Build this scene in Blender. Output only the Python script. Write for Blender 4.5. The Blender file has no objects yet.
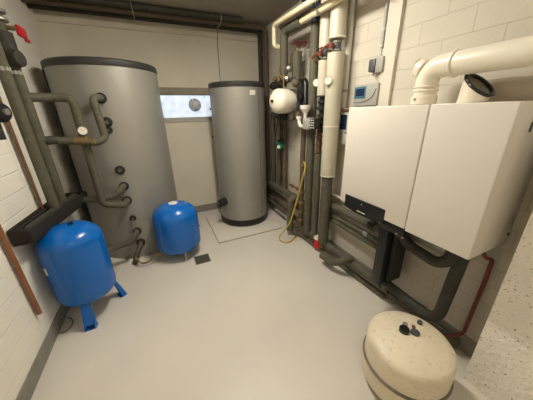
import bpy, bmesh, math, random
from mathutils import Vector, Matrix
from math import sin, cos, pi, radians
random.seed(4)
SC = bpy.context.scene
COL = SC.collection

# ---------------------------------------------------------------- camera
H = 1.55
F = 234.45
R3 = Matrix(((0.90842492, 0.16842762, 0.38261770), (-0.41739303, 0.31420763, 0.85267615), (-0.02339282, 0.93429423, -0.35573455)))
cd = bpy.data.cameras.new('camera'); cam = bpy.data.objects.new('camera', cd); COL.objects.link(cam)
cd.sensor_fit = 'HORIZONTAL'; cd.sensor_width = 36; cd.lens = 36 * F / 533; cd.clip_start = 0.05
M = Matrix(((R3[0][0], R3[0][1], -R3[0][2], 0), (R3[1][0], R3[1][1], -R3[1][2], 0), (R3[2][0], R3[2][1], -R3[2][2], H), (0, 0, 0, 1)))
cam.matrix_world = M
SC.camera = cam

# ---------------------------------------------------------------- light and exposure
SC.view_settings.view_transform = 'Standard'
SC.view_settings.look = 'None'
SC.view_settings.gamma = 1
SC.view_settings.exposure = 0.25
w = bpy.data.worlds.new('world'); SC.world = w; w.use_nodes = True
w.node_tree.nodes['Background'].inputs[0].default_value = (.75, .85, 1, 1)
w.node_tree.nodes['Background'].inputs[1].default_value = 0.6
LX, LY, LZ = 0.55, 1.75, 2.52
ld = bpy.data.lights.new('ceiling_lamp_light', 'AREA'); ld.shape = 'RECTANGLE'; ld.size = .09; ld.size_y = .68
ld.energy = 14; ld.color = (1, .95, .85)
lo = bpy.data.objects.new('ceiling_lamp_light', ld); COL.objects.link(lo); lo.location = (LX, LY, LZ - .035)

# ---------------------------------------------------------------- measured room
LW, RW, BW, FW, CZ = -.935, 1.647, 3.735, -1.6, 2.64

def ray(px, py):
    return R3 @ Vector((px - 266.5, 200 - py, F))
def at(px, py, ax, val):
    """world point on the plane axis=val where the room shows it"""
    v = ray(px, py); o = Vector((0, 0, H)); t = (val - o[ax]) / v[ax]
    return o + v * t

# ---------------------------------------------------------------- materials
def lin(c):
    return tuple(((x / 255) / 12.92 if x / 255 <= .04045 else ((x / 255 + .055) / 1.055) ** 2.4) for x in c) + (1,)
def mat(name, rgb, rough=.6, metal=0., ns=8., na=.12, bump=0., bs=60., emit=0, spec=.5, spots=None):
    m = bpy.data.materials.new(name); m.use_nodes = True
    nt = m.node_tree; N = nt.nodes; L = nt.links; b = N['Principled BSDF']
    tc = N.new('ShaderNodeTexCoord')
    no = N.new('ShaderNodeTexNoise'); no.inputs['Scale'].default_value = ns; no.inputs['Detail'].default_value = 5
    L.new(tc.outputs['Object'], no.inputs['Vector'])
    r = N.new('ShaderNodeValToRGB'); c = lin(rgb)
    r.color_ramp.elements[0].position = .3; r.color_ramp.elements[1].position = .7
    r.color_ramp.elements[0].color = tuple(x * (1 - na) for x in c[:3]) + (1,)
    r.color_ramp.elements[1].color = tuple(min(1, x * (1 + na)) for x in c[:3]) + (1,)
    L.new(no.outputs['Fac'], r.inputs['Fac'])
    out = r.outputs['Color']
    if spots:
        sc, thr, col = spots
        n2 = N.new('ShaderNodeTexNoise'); n2.inputs['Scale'].default_value = sc; n2.inputs['Detail'].default_value = 8
        L.new(tc.outputs['Object'], n2.inputs['Vector'])
        r2 = N.new('ShaderNodeValToRGB'); r2.color_ramp.elements[0].position = thr; r2.color_ramp.elements[1].position = thr + .05
        L.new(n2.outputs['Fac'], r2.inputs['Fac'])
        mx = N.new('ShaderNodeMixRGB'); mx.inputs['Color2'].default_value = lin(col)
        L.new(r2.outputs['Color'], mx.inputs['Fac']); L.new(out, mx.inputs['Color1']); out = mx.outputs['Color']
    L.new(out, b.inputs['Base Color'])
    b.inputs['Roughness'].default_value = rough; b.inputs['Metallic'].default_value = metal
    b.inputs['Specular IOR Level'].default_value = spec
    if bump:
        n3 = N.new('ShaderNodeTexNoise'); n3.inputs['Scale'].default_value = bs; n3.inputs['Detail'].default_value = 6
        L.new(tc.outputs['Object'], n3.inputs['Vector'])
        bp = N.new('ShaderNodeBump'); bp.inputs['Strength'].default_value = bump; bp.inputs['Distance'].default_value = .01
        L.new(n3.outputs['Fac'], bp.inputs['Height']); L.new(bp.outputs['Normal'], b.inputs['Normal'])
    if emit:
        b.inputs['Emission Color'].default_value = c; b.inputs['Emission Strength'].default_value = emit
    return m
def brick_mat(name, rgb, joint, axis, bw=.5, bh=.25, off=0., bump=.5, ms=.006):
    """painted block masonry; axis 'x': wall in the yz plane, 'y': wall in the xz plane"""
    m = mat(name, rgb, .75, 0, 3, .05, 0)
    nt = m.node_tree; N = nt.nodes; L = nt.links; b = N['Principled BSDF']
    ge = N.new('ShaderNodeNewGeometry'); sp = N.new('ShaderNodeSeparateXYZ'); cb = N.new('ShaderNodeCombineXYZ')
    L.new(ge.outputs['Position'], sp.inputs[0])
    L.new(sp.outputs['Y' if axis == 'x' else 'X'], cb.inputs['X'])
    ad = N.new('ShaderNodeMath'); ad.operation = 'ADD'; ad.inputs[1].default_value = off
    L.new(sp.outputs['Z'], ad.inputs[0]); L.new(ad.outputs[0], cb.inputs['Y'])
    br = N.new('ShaderNodeTexBrick'); br.inputs['Scale'].default_value = 1; br.inputs['Brick Width'].default_value = bw
    br.inputs['Row Height'].default_value = bh; br.inputs['Mortar Size'].default_value = ms; br.inputs['Mortar Smooth'].default_value = .6
    L.new(cb.outputs[0], br.inputs['Vector'])
    src = b.inputs['Base Color'].links[0].from_socket
    mx = N.new('ShaderNodeMixRGB'); mx.inputs['Color2'].default_value = lin(joint)
    L.new(br.outputs['Fac'], mx.inputs['Fac']); L.new(src, mx.inputs['Color1']); L.new(mx.outputs[0], b.inputs['Base Color'])
    n3 = N.new('ShaderNodeTexNoise'); n3.inputs['Scale'].default_value = 45; n3.inputs['Detail'].default_value = 6
    L.new(ge.outputs['Position'], n3.inputs['Vector'])
    b1 = N.new('ShaderNodeBump'); b1.inputs['Strength'].default_value = .35; b1.inputs['Distance'].default_value = .006
    L.new(n3.outputs['Fac'], b1.inputs['Height'])
    b2 = N.new('ShaderNodeBump'); b2.invert = True; b2.inputs['Strength'].default_value = bump; b2.inputs['Distance'].default_value = .008
    L.new(br.outputs['Fac'], b2.inputs['Height']); L.new(b1.outputs[0], b2.inputs['Normal']); L.new(b2.outputs[0], b.inputs['Normal'])
    return m

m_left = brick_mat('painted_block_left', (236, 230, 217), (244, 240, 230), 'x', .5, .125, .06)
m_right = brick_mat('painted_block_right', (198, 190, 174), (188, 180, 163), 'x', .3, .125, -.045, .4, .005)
m_back = mat('back_plaster', (222, 213, 194), .8, 0, 2.5, .05, .3, 25)
m_pillar = mat('rough_render', (242, 236, 222), .85, 0, 4, .04, 1.0, 30, spots=(85, .63, (150, 138, 114)))
m_floor = mat('floor_coating', (214, 207, 194), .42, 0, 1.6, .05, .03, 90)
m_ceil = mat('ceiling_concrete', (150, 142, 127), .85, 0, 5, .08, .3, 40)
m_base = mat('grey_base_paint', (136, 132, 122), .6, 0, 12, .1, .1)
m_skin = mat('silver_grey_jacket', (152, 149, 140), .42, .25, 5, .04, .05, 300)
m_lid = mat('dark_grey_lid', (52, 52, 50), .5, 0, 10, .1)
m_black = mat('black_plastic', (20, 20, 20), .35, 0, 20, .1)
m_rubber = mat('black_rubber', (30, 29, 27), .7, 0, 20, .15)
m_foam = mat('grey_green_insulation', (86, 82, 66), .75, 0, 22, .16, .5, 45)
m_foamd = mat('dark_insulation', (54, 52, 42), .75, 0, 22, .18, .5, 45)
m_foamb = mat('brownish_insulation', (86, 74, 56), .75, 0, 22, .18, .4, 45)
m_tray = mat('dark_brown_foam', (34, 29, 23), .8, 0, 20, .2, .6, 40)
m_blue = mat('blue_enamel', (4, 100, 188), .25, 0, 4, .04)
m_blue2 = mat('light_blue_enamel', (58, 126, 190), .3, 0, 4, .04)
m_cream = mat('cream_pipe_jacket', (216, 204, 170), .45, 0, 9, .06)
m_whitep = mat('white_pvc_jacket', (186, 179, 158), .4, 0, 9, .05)
m_flue = mat('white_flue_lacquer', (232, 224, 204), .3, 0, 6, .03)
m_white = mat('boiler_white', (222, 215, 202), .38, 0, 3, .015)
m_vess = mat('off_white_enamel', (226, 214, 188), .4, 0, 9, .05, .05, 40, spots=(48, .60, (212, 198, 168)))
m_copper = mat('copper', (124, 86, 58), .45, .2, 15, .2)
m_red = mat('red_plastic', (190, 24, 26), .45, 0, 20, .1)
m_redp = mat('red_brown_paint', (108, 46, 30), .45, 0, 20, .15)
m_redp2 = mat('tarnished_copper', (112, 76, 58), .5, .3, 20, .2)
m_wheel = mat('dark_red_wheel', (84, 38, 32), .5, 0, 20, .15)
m_wheelr = mat('faded_red_handle', (118, 60, 48), .45, 0, 20, .15)
m_brass = mat('brass', (128, 106, 66), .42, .4, 30, .2)
m_steel = mat('steel', (180, 178, 170), .3, .8, 30, .1)
m_gal = mat('galvanised', (150, 148, 138), .45, .5, 30, .1)
m_grey = mat('grey_plastic', (160, 158, 150), .5, 0, 20, .06)
m_fan = mat('pale_fan_plastic', (206, 208, 208), .45, 0, 20, .05)
m_lgrey = mat('light_grey_plastic', (196, 192, 180), .5, 0, 20, .04)
m_dgrey = mat('dark_grey_plastic', (72, 74, 76), .5, 0, 20, .08)
m_screen = mat('bluish_display', (70, 110, 130), .2, 0, 30, .1)
m_navy = mat('navy_display', (24, 40, 66), .2, 0, 30, .1)
m_yellow = mat('yellow_hose_rubber', (196, 168, 70), .45, 0, 30, .1)
m_green = mat('green_pump_paint', (18, 92, 66), .45, 0, 30, .1)
m_dial = mat('white_dial', (232, 226, 208), .4, 0, 30, .02)
m_wood = mat('brown_strip', (134, 86, 52), .6, 0, 18, .2)
m_grate = mat('grate_metal', (118, 112, 98), .6, .3, 40, .15)
m_hole = mat('dark_opening', (26, 24, 21), .8, 0, 20, .1)
m_paper = mat('white_sticker', (226, 220, 204), .6, 0, 30, .02)
m_tube = mat('lamp_diffuser', (255, 249, 236), .4, 0, 5, .01, emit=75)
m_dist = mat('dust_grey', (120, 112, 96), .8, 0, 20, .15)

# ---------------------------------------------------------------- mesh helpers
def newbm(): return bmesh.new()
def finish(bm, name, m, parent=None, smooth=True, label=None, origin=None, ang=40):
    me = bpy.data.meshes.new(name)
    bmesh.ops.recalc_face_normals(bm, faces=bm.faces)
    if parent is None:
        if origin is None:
            xs = [v.co for v in bm.verts]
            lo_ = Vector([min(c[i] for c in xs) for i in range(3)]); hi_ = Vector([max(c[i] for c in xs) for i in range(3)])
            origin = Vector(((lo_.x + hi_.x) / 2, (lo_.y + hi_.y) / 2, lo_.z))
        off = Vector(origin)
    else:
        off = Vector((0, 0, 0)); p = parent
        while p is not None: off += p.location; p = p.parent
    bmesh.ops.translate(bm, verts=bm.verts, vec=-off)
    bm.to_mesh(me); bm.free()
    if smooth:
        for p in me.polygons: p.use_smooth = True
        me.set_sharp_from_angle(angle=radians(ang))
    ms = m if isinstance(m, (list, tuple)) else [m]
    for x in ms: me.materials.append(x)
    o = bpy.data.objects.new(name, me); COL.objects.link(o)
    if parent is None: o.location = off
    else: o.parent = parent
    if label: o['label'] = label
    return o
def thing(name, label, cat, loc, group=None):
    o = bpy.data.objects.new(name, None); COL.objects.link(o); o.location = loc; o.empty_display_size = .05
    o['label'] = label; o['category'] = cat
    if group: o['group'] = group
    return o
def tag(o, label, cat, group=None):
    o['label'] = label; o['category'] = cat
    if group: o['group'] = group
    return o
def struct(o): o['kind'] = 'structure'; return o
def box(bm, x0, x1, y0, y1, z0, z1, bev=0., seg=2):
    b2 = bmesh.new()
    r = bmesh.ops.create_cube(b2, size=1)
    for v in b2.verts:
        v.co = Vector(((x0 + x1) / 2 + v.co.x * (x1 - x0), (y0 + y1) / 2 + v.co.y * (y1 - y0), (z0 + z1) / 2 + v.co.z * (z1 - z0)))
    if bev: bmesh.ops.bevel(b2, geom=b2.edges[:], offset=bev, segments=seg, affect='EDGES', profile=.5)
    merge(bm, b2); return bm
def merge(bm, b2, mx=None):
    if mx is not None: bmesh.ops.transform(b2, matrix=mx, verts=b2.verts)
    t = bpy.data.meshes.new('t'); b2.to_mesh(t); b2.free(); bm.from_mesh(t); bpy.data.meshes.remove(t)
def frame(d):
    d = Vector(d).normalized(); a = Vector((0, 0, 1)) if abs(d.z) < .9 else Vector((1, 0, 0))
    u = d.cross(a).normalized(); return u, u.cross(d).normalized(), d
def lathe(bm, prof, org, axis=(0, 0, 1), n=32):
    """prof: (radius, height) pairs; radius 0 closes"""
    u, v, d = frame(axis); org = Vector(org); rings = []
    for r, h in prof:
        if r < 1e-6: rings.append([bm.verts.new(org + d * h)])
        else: rings.append([bm.verts.new(org + d * h + (u * cos(2 * pi * k / n) + v * sin(2 * pi * k / n)) * r) for k in range(n)])
    for a, b in zip(rings, rings[1:]):
        if len(a) == 1 and len(b) == 1: continue
        for k in range(n):
            j = (k + 1) % n
            if len(a) == 1: bm.faces.new((a[0], b[k], b[j]))
            elif len(b) == 1: bm.faces.new((a[k], a[j], b[0]))
            else: bm.faces.new((a[k], a[j], b[j], b[k]))
    for e in (rings[0], rings[-1]):
        if len(e) > 1: bm.faces.new(e)
    return bm
def cyl(bm, a, b, r, n=20, r2=None, bev=0.):
    a = Vector(a); b = Vector(b); L = (b - a).length; r2 = r if r2 is None else r2
    pr = [(r - bev, 0), (r, bev), (r2, L - bev), (r2 - bev, L)] if bev else [(r, 0), (r2, L)]
    return lathe(bm, pr, a, b - a, n)
def route(pts, br):
    """polyline with its corners rounded"""
    P = [Vector(p) for p in pts]; out = [P[0]]
    for i in range(1, len(P) - 1):
        a, b, c = P[i - 1], P[i], P[i + 1]
        d1 = (a - b); d2 = (c - b); ang = d1.angle(d2)
        if ang > 3.1: out.append(b); continue
        t = min(br, d1.length * .49, d2.length * .49)
        d1.normalize(); d2.normalize()
        p0 = b + d1 * t; p2 = b + d2 * t
        for k in range(7):
            s = k / 6; out.append(p0 * (1 - s) ** 2 + b * 2 * s * (1 - s) + p2 * s * s)
    out.append(P[-1]); return out
def tube(bm, pts, r, br=.05, n=16, taper=None, rings=0):
    P = route(pts, br)
    if rings:   # joints of the insulation sleeves: small grooves
        Q = [P[0]]
        for a, b in zip(P, P[1:]):
            L = (b - a).length; k = int(L // rings)
            for j in range(1, k + 1):
                c = a + (b - a) * (j * rings / L)
                if (c - b).length > .01 and (c - Q[-1]).length > .01: Q.append(c)
            Q.append(b)
        P = Q
    T = []
    for i in range(len(P)):
        a = P[max(0, i - 1)]; b = P[min(len(P) - 1, i + 1)]; T.append((b - a).normalized())
    u, v, _ = frame(T[0]); rs = []
    for i, p in enumerate(P):
        u = (u - T[i] * u.dot(T[i])).normalized(); v = T[i].cross(u)
        rr = r if taper is None else r + (taper - r) * i / (len(P) - 1)
        rs.append([bm.verts.new(p + (u * cos(2 * pi * k / n) + v * sin(2 * pi * k / n)) * rr) for k in range(n)])
    for a, b in zip(rs, rs[1:]):
        for k in range(n):
            j = (k + 1) % n; bm.faces.new((a[k], a[j], b[j], b[k]))
    bm.faces.new(rs[0]); bm.faces.new(rs[-1]); return bm
def part_tube(name, parent, m, pts, r, br=.03, label=None, n=14):
    return finish(tube(newbm(), pts, r, br, n), name, m, parent, label=label)
def part_cyl(name, parent, m, a, b, r, label=None, bev=0., n=20, r2=None):
    return finish(cyl(newbm(), a, b, r, n, r2, bev), name, m, parent, label=label)
def part_box(name, parent, m, *a, bev=0., label=None):
    return finish(box(newbm(), *a, bev=bev), name, m, parent, label=label)
def pipe(name, label, m, pts, r, br=.06, cat='pipe', group=None, bands=(), n=16):
    """one run of pipe: sleeve plus black bands / end cuffs given as (t along first..last straight points, material)"""
    t = thing(name, label, cat, tuple(pts[0]), group)
    finish(tube(newbm(), pts, r, br, n), 'sleeve', m, t)
    for (p, d, ww, rr, mm, nm) in bands:
        p = Vector(p); d = Vector(d).normalized()
        finish(cyl(newbm(), p - d * ww / 2, p + d * ww / 2, rr, n, bev=min(.003, ww / 4)), nm, mm, t)
    return t
X, Y, Zv = Vector((1, 0, 0)), Vector((0, 1, 0)), Vector((0, 0, 1))
def V(*a): return Vector(a)
def gauge(parent, p, d, r=.026):
    p = Vector(p); d = Vector(d).normalized()
    c = finish(cyl(newbm(), p, p + d * .018, r, 24, bev=.002), 'gauge', m_gal, parent)
    finish(cyl(newbm(), p + d * .0175, p + d * .0195, r * .86, 24), 'dial', m_dial, c)
    u, v, _ = frame(d)
    bm = newbm(); q = p + d * .020
    tube(bm, [q - u * r * .2, q + (u * .4 + v * .45) * r], .0012, n=6); finish(bm, 'needle', m_black, c)
def wheel(parent, c, d, r, m, spokes=4):
    c = Vector(c); u, v, d = frame(d); bm = newbm()
    ringp = [c + (u * cos(2 * pi * k / 24) + v * sin(2 * pi * k / 24)) * r for k in range(25)]
    tube(bm, ringp, r * .12, 0, 8)
    for k in range(spokes):
        a = 2 * pi * k / spokes; tube(bm, [c, c + (u * cos(a) + v * sin(a)) * r], r * .05, 0, 6)
    cyl(bm, c - d * r * .2, c + d * r * .2, r * .25, 12)
    return finish(bm, 'handwheel', m, parent)

# ================================================================ SETTING
def plate(name, m, *a): return struct(finish(box(newbm(), *a), name, m, smooth=False))
plate('floor', m_floor, LW - .12, RW + .12, FW - .12, BW + .12, -.1, 0)
plate('ceiling', m_ceil, LW - .12, RW + .12, FW - .12, BW + .12, CZ, CZ + .1)
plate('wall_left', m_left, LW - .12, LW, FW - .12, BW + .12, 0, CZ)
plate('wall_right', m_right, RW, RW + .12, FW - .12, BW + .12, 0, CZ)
plate('wall_front', m_back, LW, RW, FW - .12, FW, 0, CZ)
WX0, WX1, WZ0, WZ1 = .02, .93, 1.455, 1.80
bm = newbm()
for a in ((LW, WX0, 0, CZ), (WX1, RW, 0, CZ), (WX0, WX1, 0, WZ0), (WX0, WX1, WZ1, CZ)):
    box(bm, a[0], a[1], BW, BW + .12, a[2], a[3])
struct(finish(bm, 'wall_back', m_back, smooth=False))
# upper strip of the back wall stands proud like a beam
plate('trim_1', m_back, LW, RW, BW - .03, BW, 2.495, CZ)
plate('baseboard_left', m_base, LW, LW + .008, FW, BW, 0, .115)
plate('baseboard_right', m_base, RW - .008, RW, FW, BW, 0, .125)
plate('baseboard_back', m_base, LW, RW, BW - .008, BW, 0, .115)
# raised slab below the slim tank
struct(finish(box(newbm(), .5, 1.40, 2.6, 3.46, 0, .018, bev=.004), 'trim_2', m_floor))
m_stain = mat('slab_joint_dirt', (164, 150, 126), .8, 0, 20, .2)
bm = newbm(); box(bm, .494, 1.40, 2.594, 2.601, 0, .012); box(bm, .494, .501, 2.594, 3.46, 0, .012)
struct(finish(bm, 'trim_5', m_stain, smooth=False))
# flat painted duct strip on the right wall
plate('trim_3', mat('duct_strip_paint', (206, 198, 181), .6, 0, 6, .03), RW - .028, RW, 1.345, 1.452, 1.30, CZ)
# rough rendered pier beside the boilers
bm = newbm()
PV = [(1.33, .395), (1.45, .28), (2.2, -.30), (2.2, -1.2), (1.33, -1.2)]
# window: frame + frosted pane
wf = newbm()
fx = .035
for a in ((WX0, WX1, WZ0, WZ0 + fx), (WX0, WX1, WZ1 - .02, WZ1), (WX0, WX0 + fx, WZ0, WZ1), (WX1 - fx, WX1, WZ0, WZ1)):
    box(wf, a[0], a[1], BW + .03, BW + .075, a[2], a[3], bev=.004)
win = struct(finish(wf, 'window_1', m_lgrey))
m_pane = bpy.data.materials.new('frosted_pane'); m_pane.use_nodes = True
nt = m_pane.node_tree; N = nt.nodes; L = nt.links; b = N['Principled BSDF']
tc = N.new('ShaderNodeTexCoord'); vo = N.new('ShaderNodeTexNoise'); vo.inputs['Scale'].default_value = 14; vo.inputs['Detail'].default_value = 5
L.new(tc.outputs['Object'], vo.inputs['Vector'])
rp = N.new('ShaderNodeValToRGB'); rp.color_ramp.elements[0].position = .30; rp.color_ramp.elements[0].color = lin((176, 196, 222))
rp.color_ramp.elements[1].position = .56; rp.color_ramp.elements[1].color = lin((222, 232, 246))
L.new(vo.outputs['Fac'], rp.inputs['Fac']); L.new(rp.outputs[0], b.inputs['Emission Color']); L.new(rp.outputs[0], b.inputs['Base Color'])
b.inputs['Emission Strength'].default_value = .66; b.inputs['Roughness'].default_value = .3
finish(box(newbm(), WX0 + .03, WX1 - .03, BW + .05, BW + .056, WZ0 + .03, WZ1 - .015), 'pane', m_pane, win, smooth=False)
plate('window_sill', m_lgrey, WX0 - .02, WX1 + .02, BW - .02, BW + .03, WZ0 - .022, WZ0)
plate('trim_4', mat('lintel_shade_grey', (150, 142, 126), .8), WX0 - .02, WX1 + .02, BW - .012, BW, WZ1, WZ1 + .075)  # strip over the window; its darker grey paints in the recess shade
c = at(195, 105, 1, BW + .03)
t = thing('window_fan', 'round grey ball-shaped fan cap on the frosted window', 'fan', (c.x, BW + .05, c.z - .05))
finish(lathe(newbm(), [(.078, 0), (.082, .012), (.075, .038), (.058, .06), (.03, .075), (0, .08)], (c.x, BW + .05, c.z), (0, -1, 0), 28), 'dome', m_fan, t)
finish(lathe(newbm(), [(.07, 0), (.088, .001), (.088, .006), (.07, .008)], (c.x, BW + .05, c.z), (0, -1, 0), 28), 'rim', m_dgrey, t)

# pier (pillar)
def prism(bm, poly, z0, z1):
    a = [bm.verts.new((x, y, z0)) for x, y in poly]; b_ = [bm.verts.new((x, y, z1)) for x, y in poly]
    n = len(poly); bm.faces.new(a); bm.faces.new(b_)
    for k in range(n): bm.faces.new((a[k], a[(k + 1) % n], b_[(k + 1) % n], b_[k]))
    return bm
c0 = at(463, 378, 2, 0)
bm = prism(newbm(), [(c0.x, c0.y), (RW, c0.y), (RW, -.9), (c0.x, -.9)], 0, CZ)
struct(finish(bm, 'wall_pier', m_pillar, smooth=False))

# ceiling lamp and an added rear fill lamp
m_tube2 = mat('added_fill_diffuser', (255, 249, 236), .4, 0, 5, .01, emit=34)
def ceiling_lamp(lab, x, y, m):
    t = thing('ceiling_lamp', lab, 'lamp', (x, y, CZ))
    part_box('housing', t, m_lgrey, x - .05, x + .05, y - .37, y + .37, LZ + .05, LZ + .09, bev=.008)
    for yy in (y - .25, y + .25): part_cyl('rod', t, m_lgrey, (x, yy, LZ + .085), (x, yy, CZ), .006)
    finish(box(newbm(), x - .045, x + .045, y - .35, y + .35, LZ, LZ + .05, bev=.01), 'diffuser', m, t)
    return t
t = ceiling_lamp('bright strip lamp hanging under the ceiling in the middle of the room', LX, LY, m_tube)
lo.parent = t; lo.location = (0, 0, LZ - .01 - CZ)
ceiling_lamp('dimmer fill strip lamp added under the ceiling behind the camera near the front wall', .15, -.75, m_tube2)  # unseen fill lamp, added to brighten the boiler side and the pier

# ================================================================ BIG BUFFER TANK
TX, TY, TR, TH = -.368, 3.217, .4905, 2.02
t1 = thing('buffer_tank', 'tallest and widest silver-grey insulated buffer tank left of the window', 'tank', (TX, TY, 0))
finish(lathe(newbm(), [(TR - .01, 0), (TR, .004), (TR, TH - .062)], (TX, TY, 0), n=96), 'jacket', m_skin, t1)
finish(lathe(newbm(), [(TR + .005, TH - .062), (TR + .008, TH - .058), (TR + .008, TH - .012), (TR - .004, TH), (0, TH)], (TX, TY, 0), n=96), 'lid', m_lid, t1)
# closing strip at the left silhouette
bm = newbm(); aa = radians(-163)
for k_, (hw, hh) in enumerate(((.028, .012),)):
    b2 = bmesh.new(); box(b2, TR - .004, TR + hh, -hw, hw, .02, TH - .07, bev=.004); merge(bm, b2, Matrix.Translation((TX, TY, 0)) @ Matrix.Rotation(aa, 4, 'Z'))
finish(bm, 'closing_strip', m_black, t1)
def port(parent, x, z, cx=TX, cy=TY, cr=TR, r=.043, out=.022, m=m_gal):
    y = cy - math.sqrt(cr * cr - (x - cx) ** 2)
    o = finish(lathe(newbm(), [(r * .5, -.01), (r * 1.05, -.01), (r * 1.05, out * .6), (r * .9, out * 1.0), (r * .5, out * 1.1), (r * .42, out * .3)], (x, y, z), (0, -1, 0), 24), 'port', m_rubber, parent)
    finish(cyl(newbm(), (x, y + .005, z), (x, y - out * .7, z), r * .42, 16), 'socket', m_dist, o)
    return V(x, y, z)
PT = {}
for k, (px, py) in enumerate([(101, 98), (107, 122), (109, 130), (120, 170), (124, 186), (127, 200), (133, 218), (137, 231), (141, 242)]):
    p = at(px, py, 1, 2.727)
    PT[k + 1] = port(t1, p.x, p.z, r=.043 if k not in (2, 6) else .03)

# ================================================================ SLIM TANK
SX, SY, SR, SH = 1.048, 3.18, .350, 1.88
t2 = thing('water_heater', 'slimmer silver-grey cylinder tank right of the window standing on the raised slab', 'tank', (SX, SY, .018))
finish(lathe(newbm(), [(SR - .004, .018), (SR + .006, .022), (SR + .006, .11), (SR, .112)], (SX, SY, 0), n=80), 'base_ring', m_black, t2)
finish(lathe(newbm(), [(SR, .112), (SR, SH - .06)], (SX, SY, 0), n=80), 'jacket', m_skin, t2)
finish(lathe(newbm(), [(SR + .004, SH - .06), (SR + .007, SH - .056), (SR + .007, SH - .01), (SR - .004, SH), (0, SH)], (SX, SY, 0), n=80), 'lid', m_lid, t2)
def on_cyl(px, py, cx, cy, r):
    v = ray(px, py); s = math.hypot(v.x, v.y); u = Vector((v.x / s, v.y / s)); c = Vector((cx, cy)); bb = u.dot(c)
    d = bb - math.sqrt(max(0, bb * bb - (c.dot(c) - r * r))); return V(u.x * d, u.y * d, H + v.z / s * d)
p = on_cyl(252.5, 92.5, SX, SY, SR); q0 = on_cyl(249.5, 92.5, SX, SY, SR); nrm = V(p.x - SX, p.y - SY, 0).normalized(); tn = V(-nrm.y, nrm.x, 0)
bm = newbm(); vs = []
for o_ in (.0, .004):
    for a, z in ((-1, -1), (1, -1), (1, 1), (-1, 1)): vs.append(bm.verts.new(p + nrm * (o_ - .001) + tn * a * .038 + Zv * z * .026))
for f in ((0, 1, 2, 3), (4, 5, 6, 7), (0, 1, 5, 4), (1, 2, 6, 5), (2, 3, 7, 6), (3, 0, 4, 7)): bm.faces.new([vs[i] for i in f])
finish(bm, 'sticker', m_paper, t2, smooth=False)
# closing seam strip on the jacket
p = on_cyl(258.5, 100, SX, SY, SR); d_ = V(p.x - SX, p.y - SY, 0).normalized()
bm = newbm(); cyl(bm, V(p.x, p.y, .12) - d_ * .002, V(p.x, p.y, SH - .07) - d_ * .002, .005, 8); finish(bm, 'seam', m_dgrey, t2)
# dark valve on the left flank, small sensors above
p = at(219.5, 203, 1, 3.0)
vv = finish(cyl(newbm(), (p.x + .10, 3.05, p.z), (p.x - .005, 2.97, p.z), .055, 20, bev=.012), 'side_flange', m_rubber, t2)
finish(cyl(newbm(), (p.x + .0, 2.985, p.z), (p.x - .03, 2.975, p.z), .02, 12), 'cap', m_dgrey, vv)
for py in (109, 137):
    p = on_cyl(210.8 + (py - 109) * .08, py, SX, SY, SR); d_ = V(p.x - SX, p.y - SY, 0).normalized()
    finish(cyl(newbm(), p - d_ * .005, p + d_ * .014, .014, 12), 'sensor_cap', m_black, t2)

# ================================================================ EXPANSION VESSELS
def dome_prof(r, z0, z1, hb, ht, rim=0.):
    pr = [(0, z0)]
    for k in range(1, 9): a = pi / 2 * k / 8; pr.append((r * sin(a) ** .8, z0 + hb * (1 - cos(a))))
    for k in range(0, 9): a = pi / 2 * k / 8; pr.append((r * cos(a) ** .8 if k < 8 else 0, z1 - ht + ht * sin(a)))
    return pr
bx, by, br_ = -.714, 2.028, .2
t = thing('expansion_vessel', 'large blue expansion vessel on feet against the left wall below the dark trough', 'expansion vessel', (bx, by, 0))
finish(lathe(newbm(), dome_prof(br_, .15, .80, .10, .13), (bx, by, 0), n=48), 'body', m_blue, t)
for ang in (-88, 28, 125):
    a = radians(ang); d = V(cos(a), sin(a), 0); s = V(-sin(a), cos(a), 0)
    bm = newbm()
    def quad(pts, th):
        lo2 = [bm.verts.new(p) for p in pts]; nn = (pts[1] - pts[0]).cross(pts[2] - pts[0]).normalized() * th
        hi2 = [bm.verts.new(p + nn) for p in pts]; n = len(pts); bm.faces.new(lo2); bm.faces.new(hi2)
        for k in range(n): bm.faces.new((lo2[k], lo2[(k + 1) % n], hi2[(k + 1) % n], hi2[k]))
    o = V(bx, by, 0); top = o + d * .165 + Zv * .20; kn = o + d * .20 + Zv * .012; toe = o + d * .237 + Zv * 0
    for sgn in (-1, 1):
        quad([top + s * sgn * .03, kn + s * sgn * .04 - Zv * .012, toe + s * sgn * .034, toe + s * sgn * .034 + Zv * .022, top + s * sgn * .026 + d * .018], .004)
    quad([top + s * .03 + d * .016, top - s * .03 + d * .016, o + d * .215 - s * .04 + Zv * .03, o + d * .215 + s * .04 + Zv * .03], .004)
    quad([kn + s * .04 - Zv * .011 - d * .02, kn - s * .04 - Zv * .011 - d * .02, toe - s * .036 + Zv * .001, toe + s * .036 + Zv * .001], .005)
    finish(bm, 'foot', m_blue, t, smooth=False)

    finish(cyl(newbm(), o + d * .224 + Zv * .004, o + d * .224 + Zv * .014, .013, 12), 'bolt_hole', m_hole, [c for c in t.children if c.name.startswith('foot')][-1])
p = on_cyl(46, 272, bx, by, br_); d_ = V(p.x - bx, p.y - by, 0).normalized(); tn = V(-d_.y, d_.x, 0)
bm = newbm(); q = [bm.verts.new(p + d_ * .0015 + tn * a * .02 + Zv * z * .03) for a, z in ((-1, -1), (1, -1), (1, 1), (-1, 1))]; bm.faces.new(q)
finish(bm, 'sticker', m_paper, t, smooth=False)
finish(cyl(newbm(), (bx + .03, by, .785), (bx + .03, by, .812), .016, 14), 'valve_cap', m_black, t)

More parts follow.
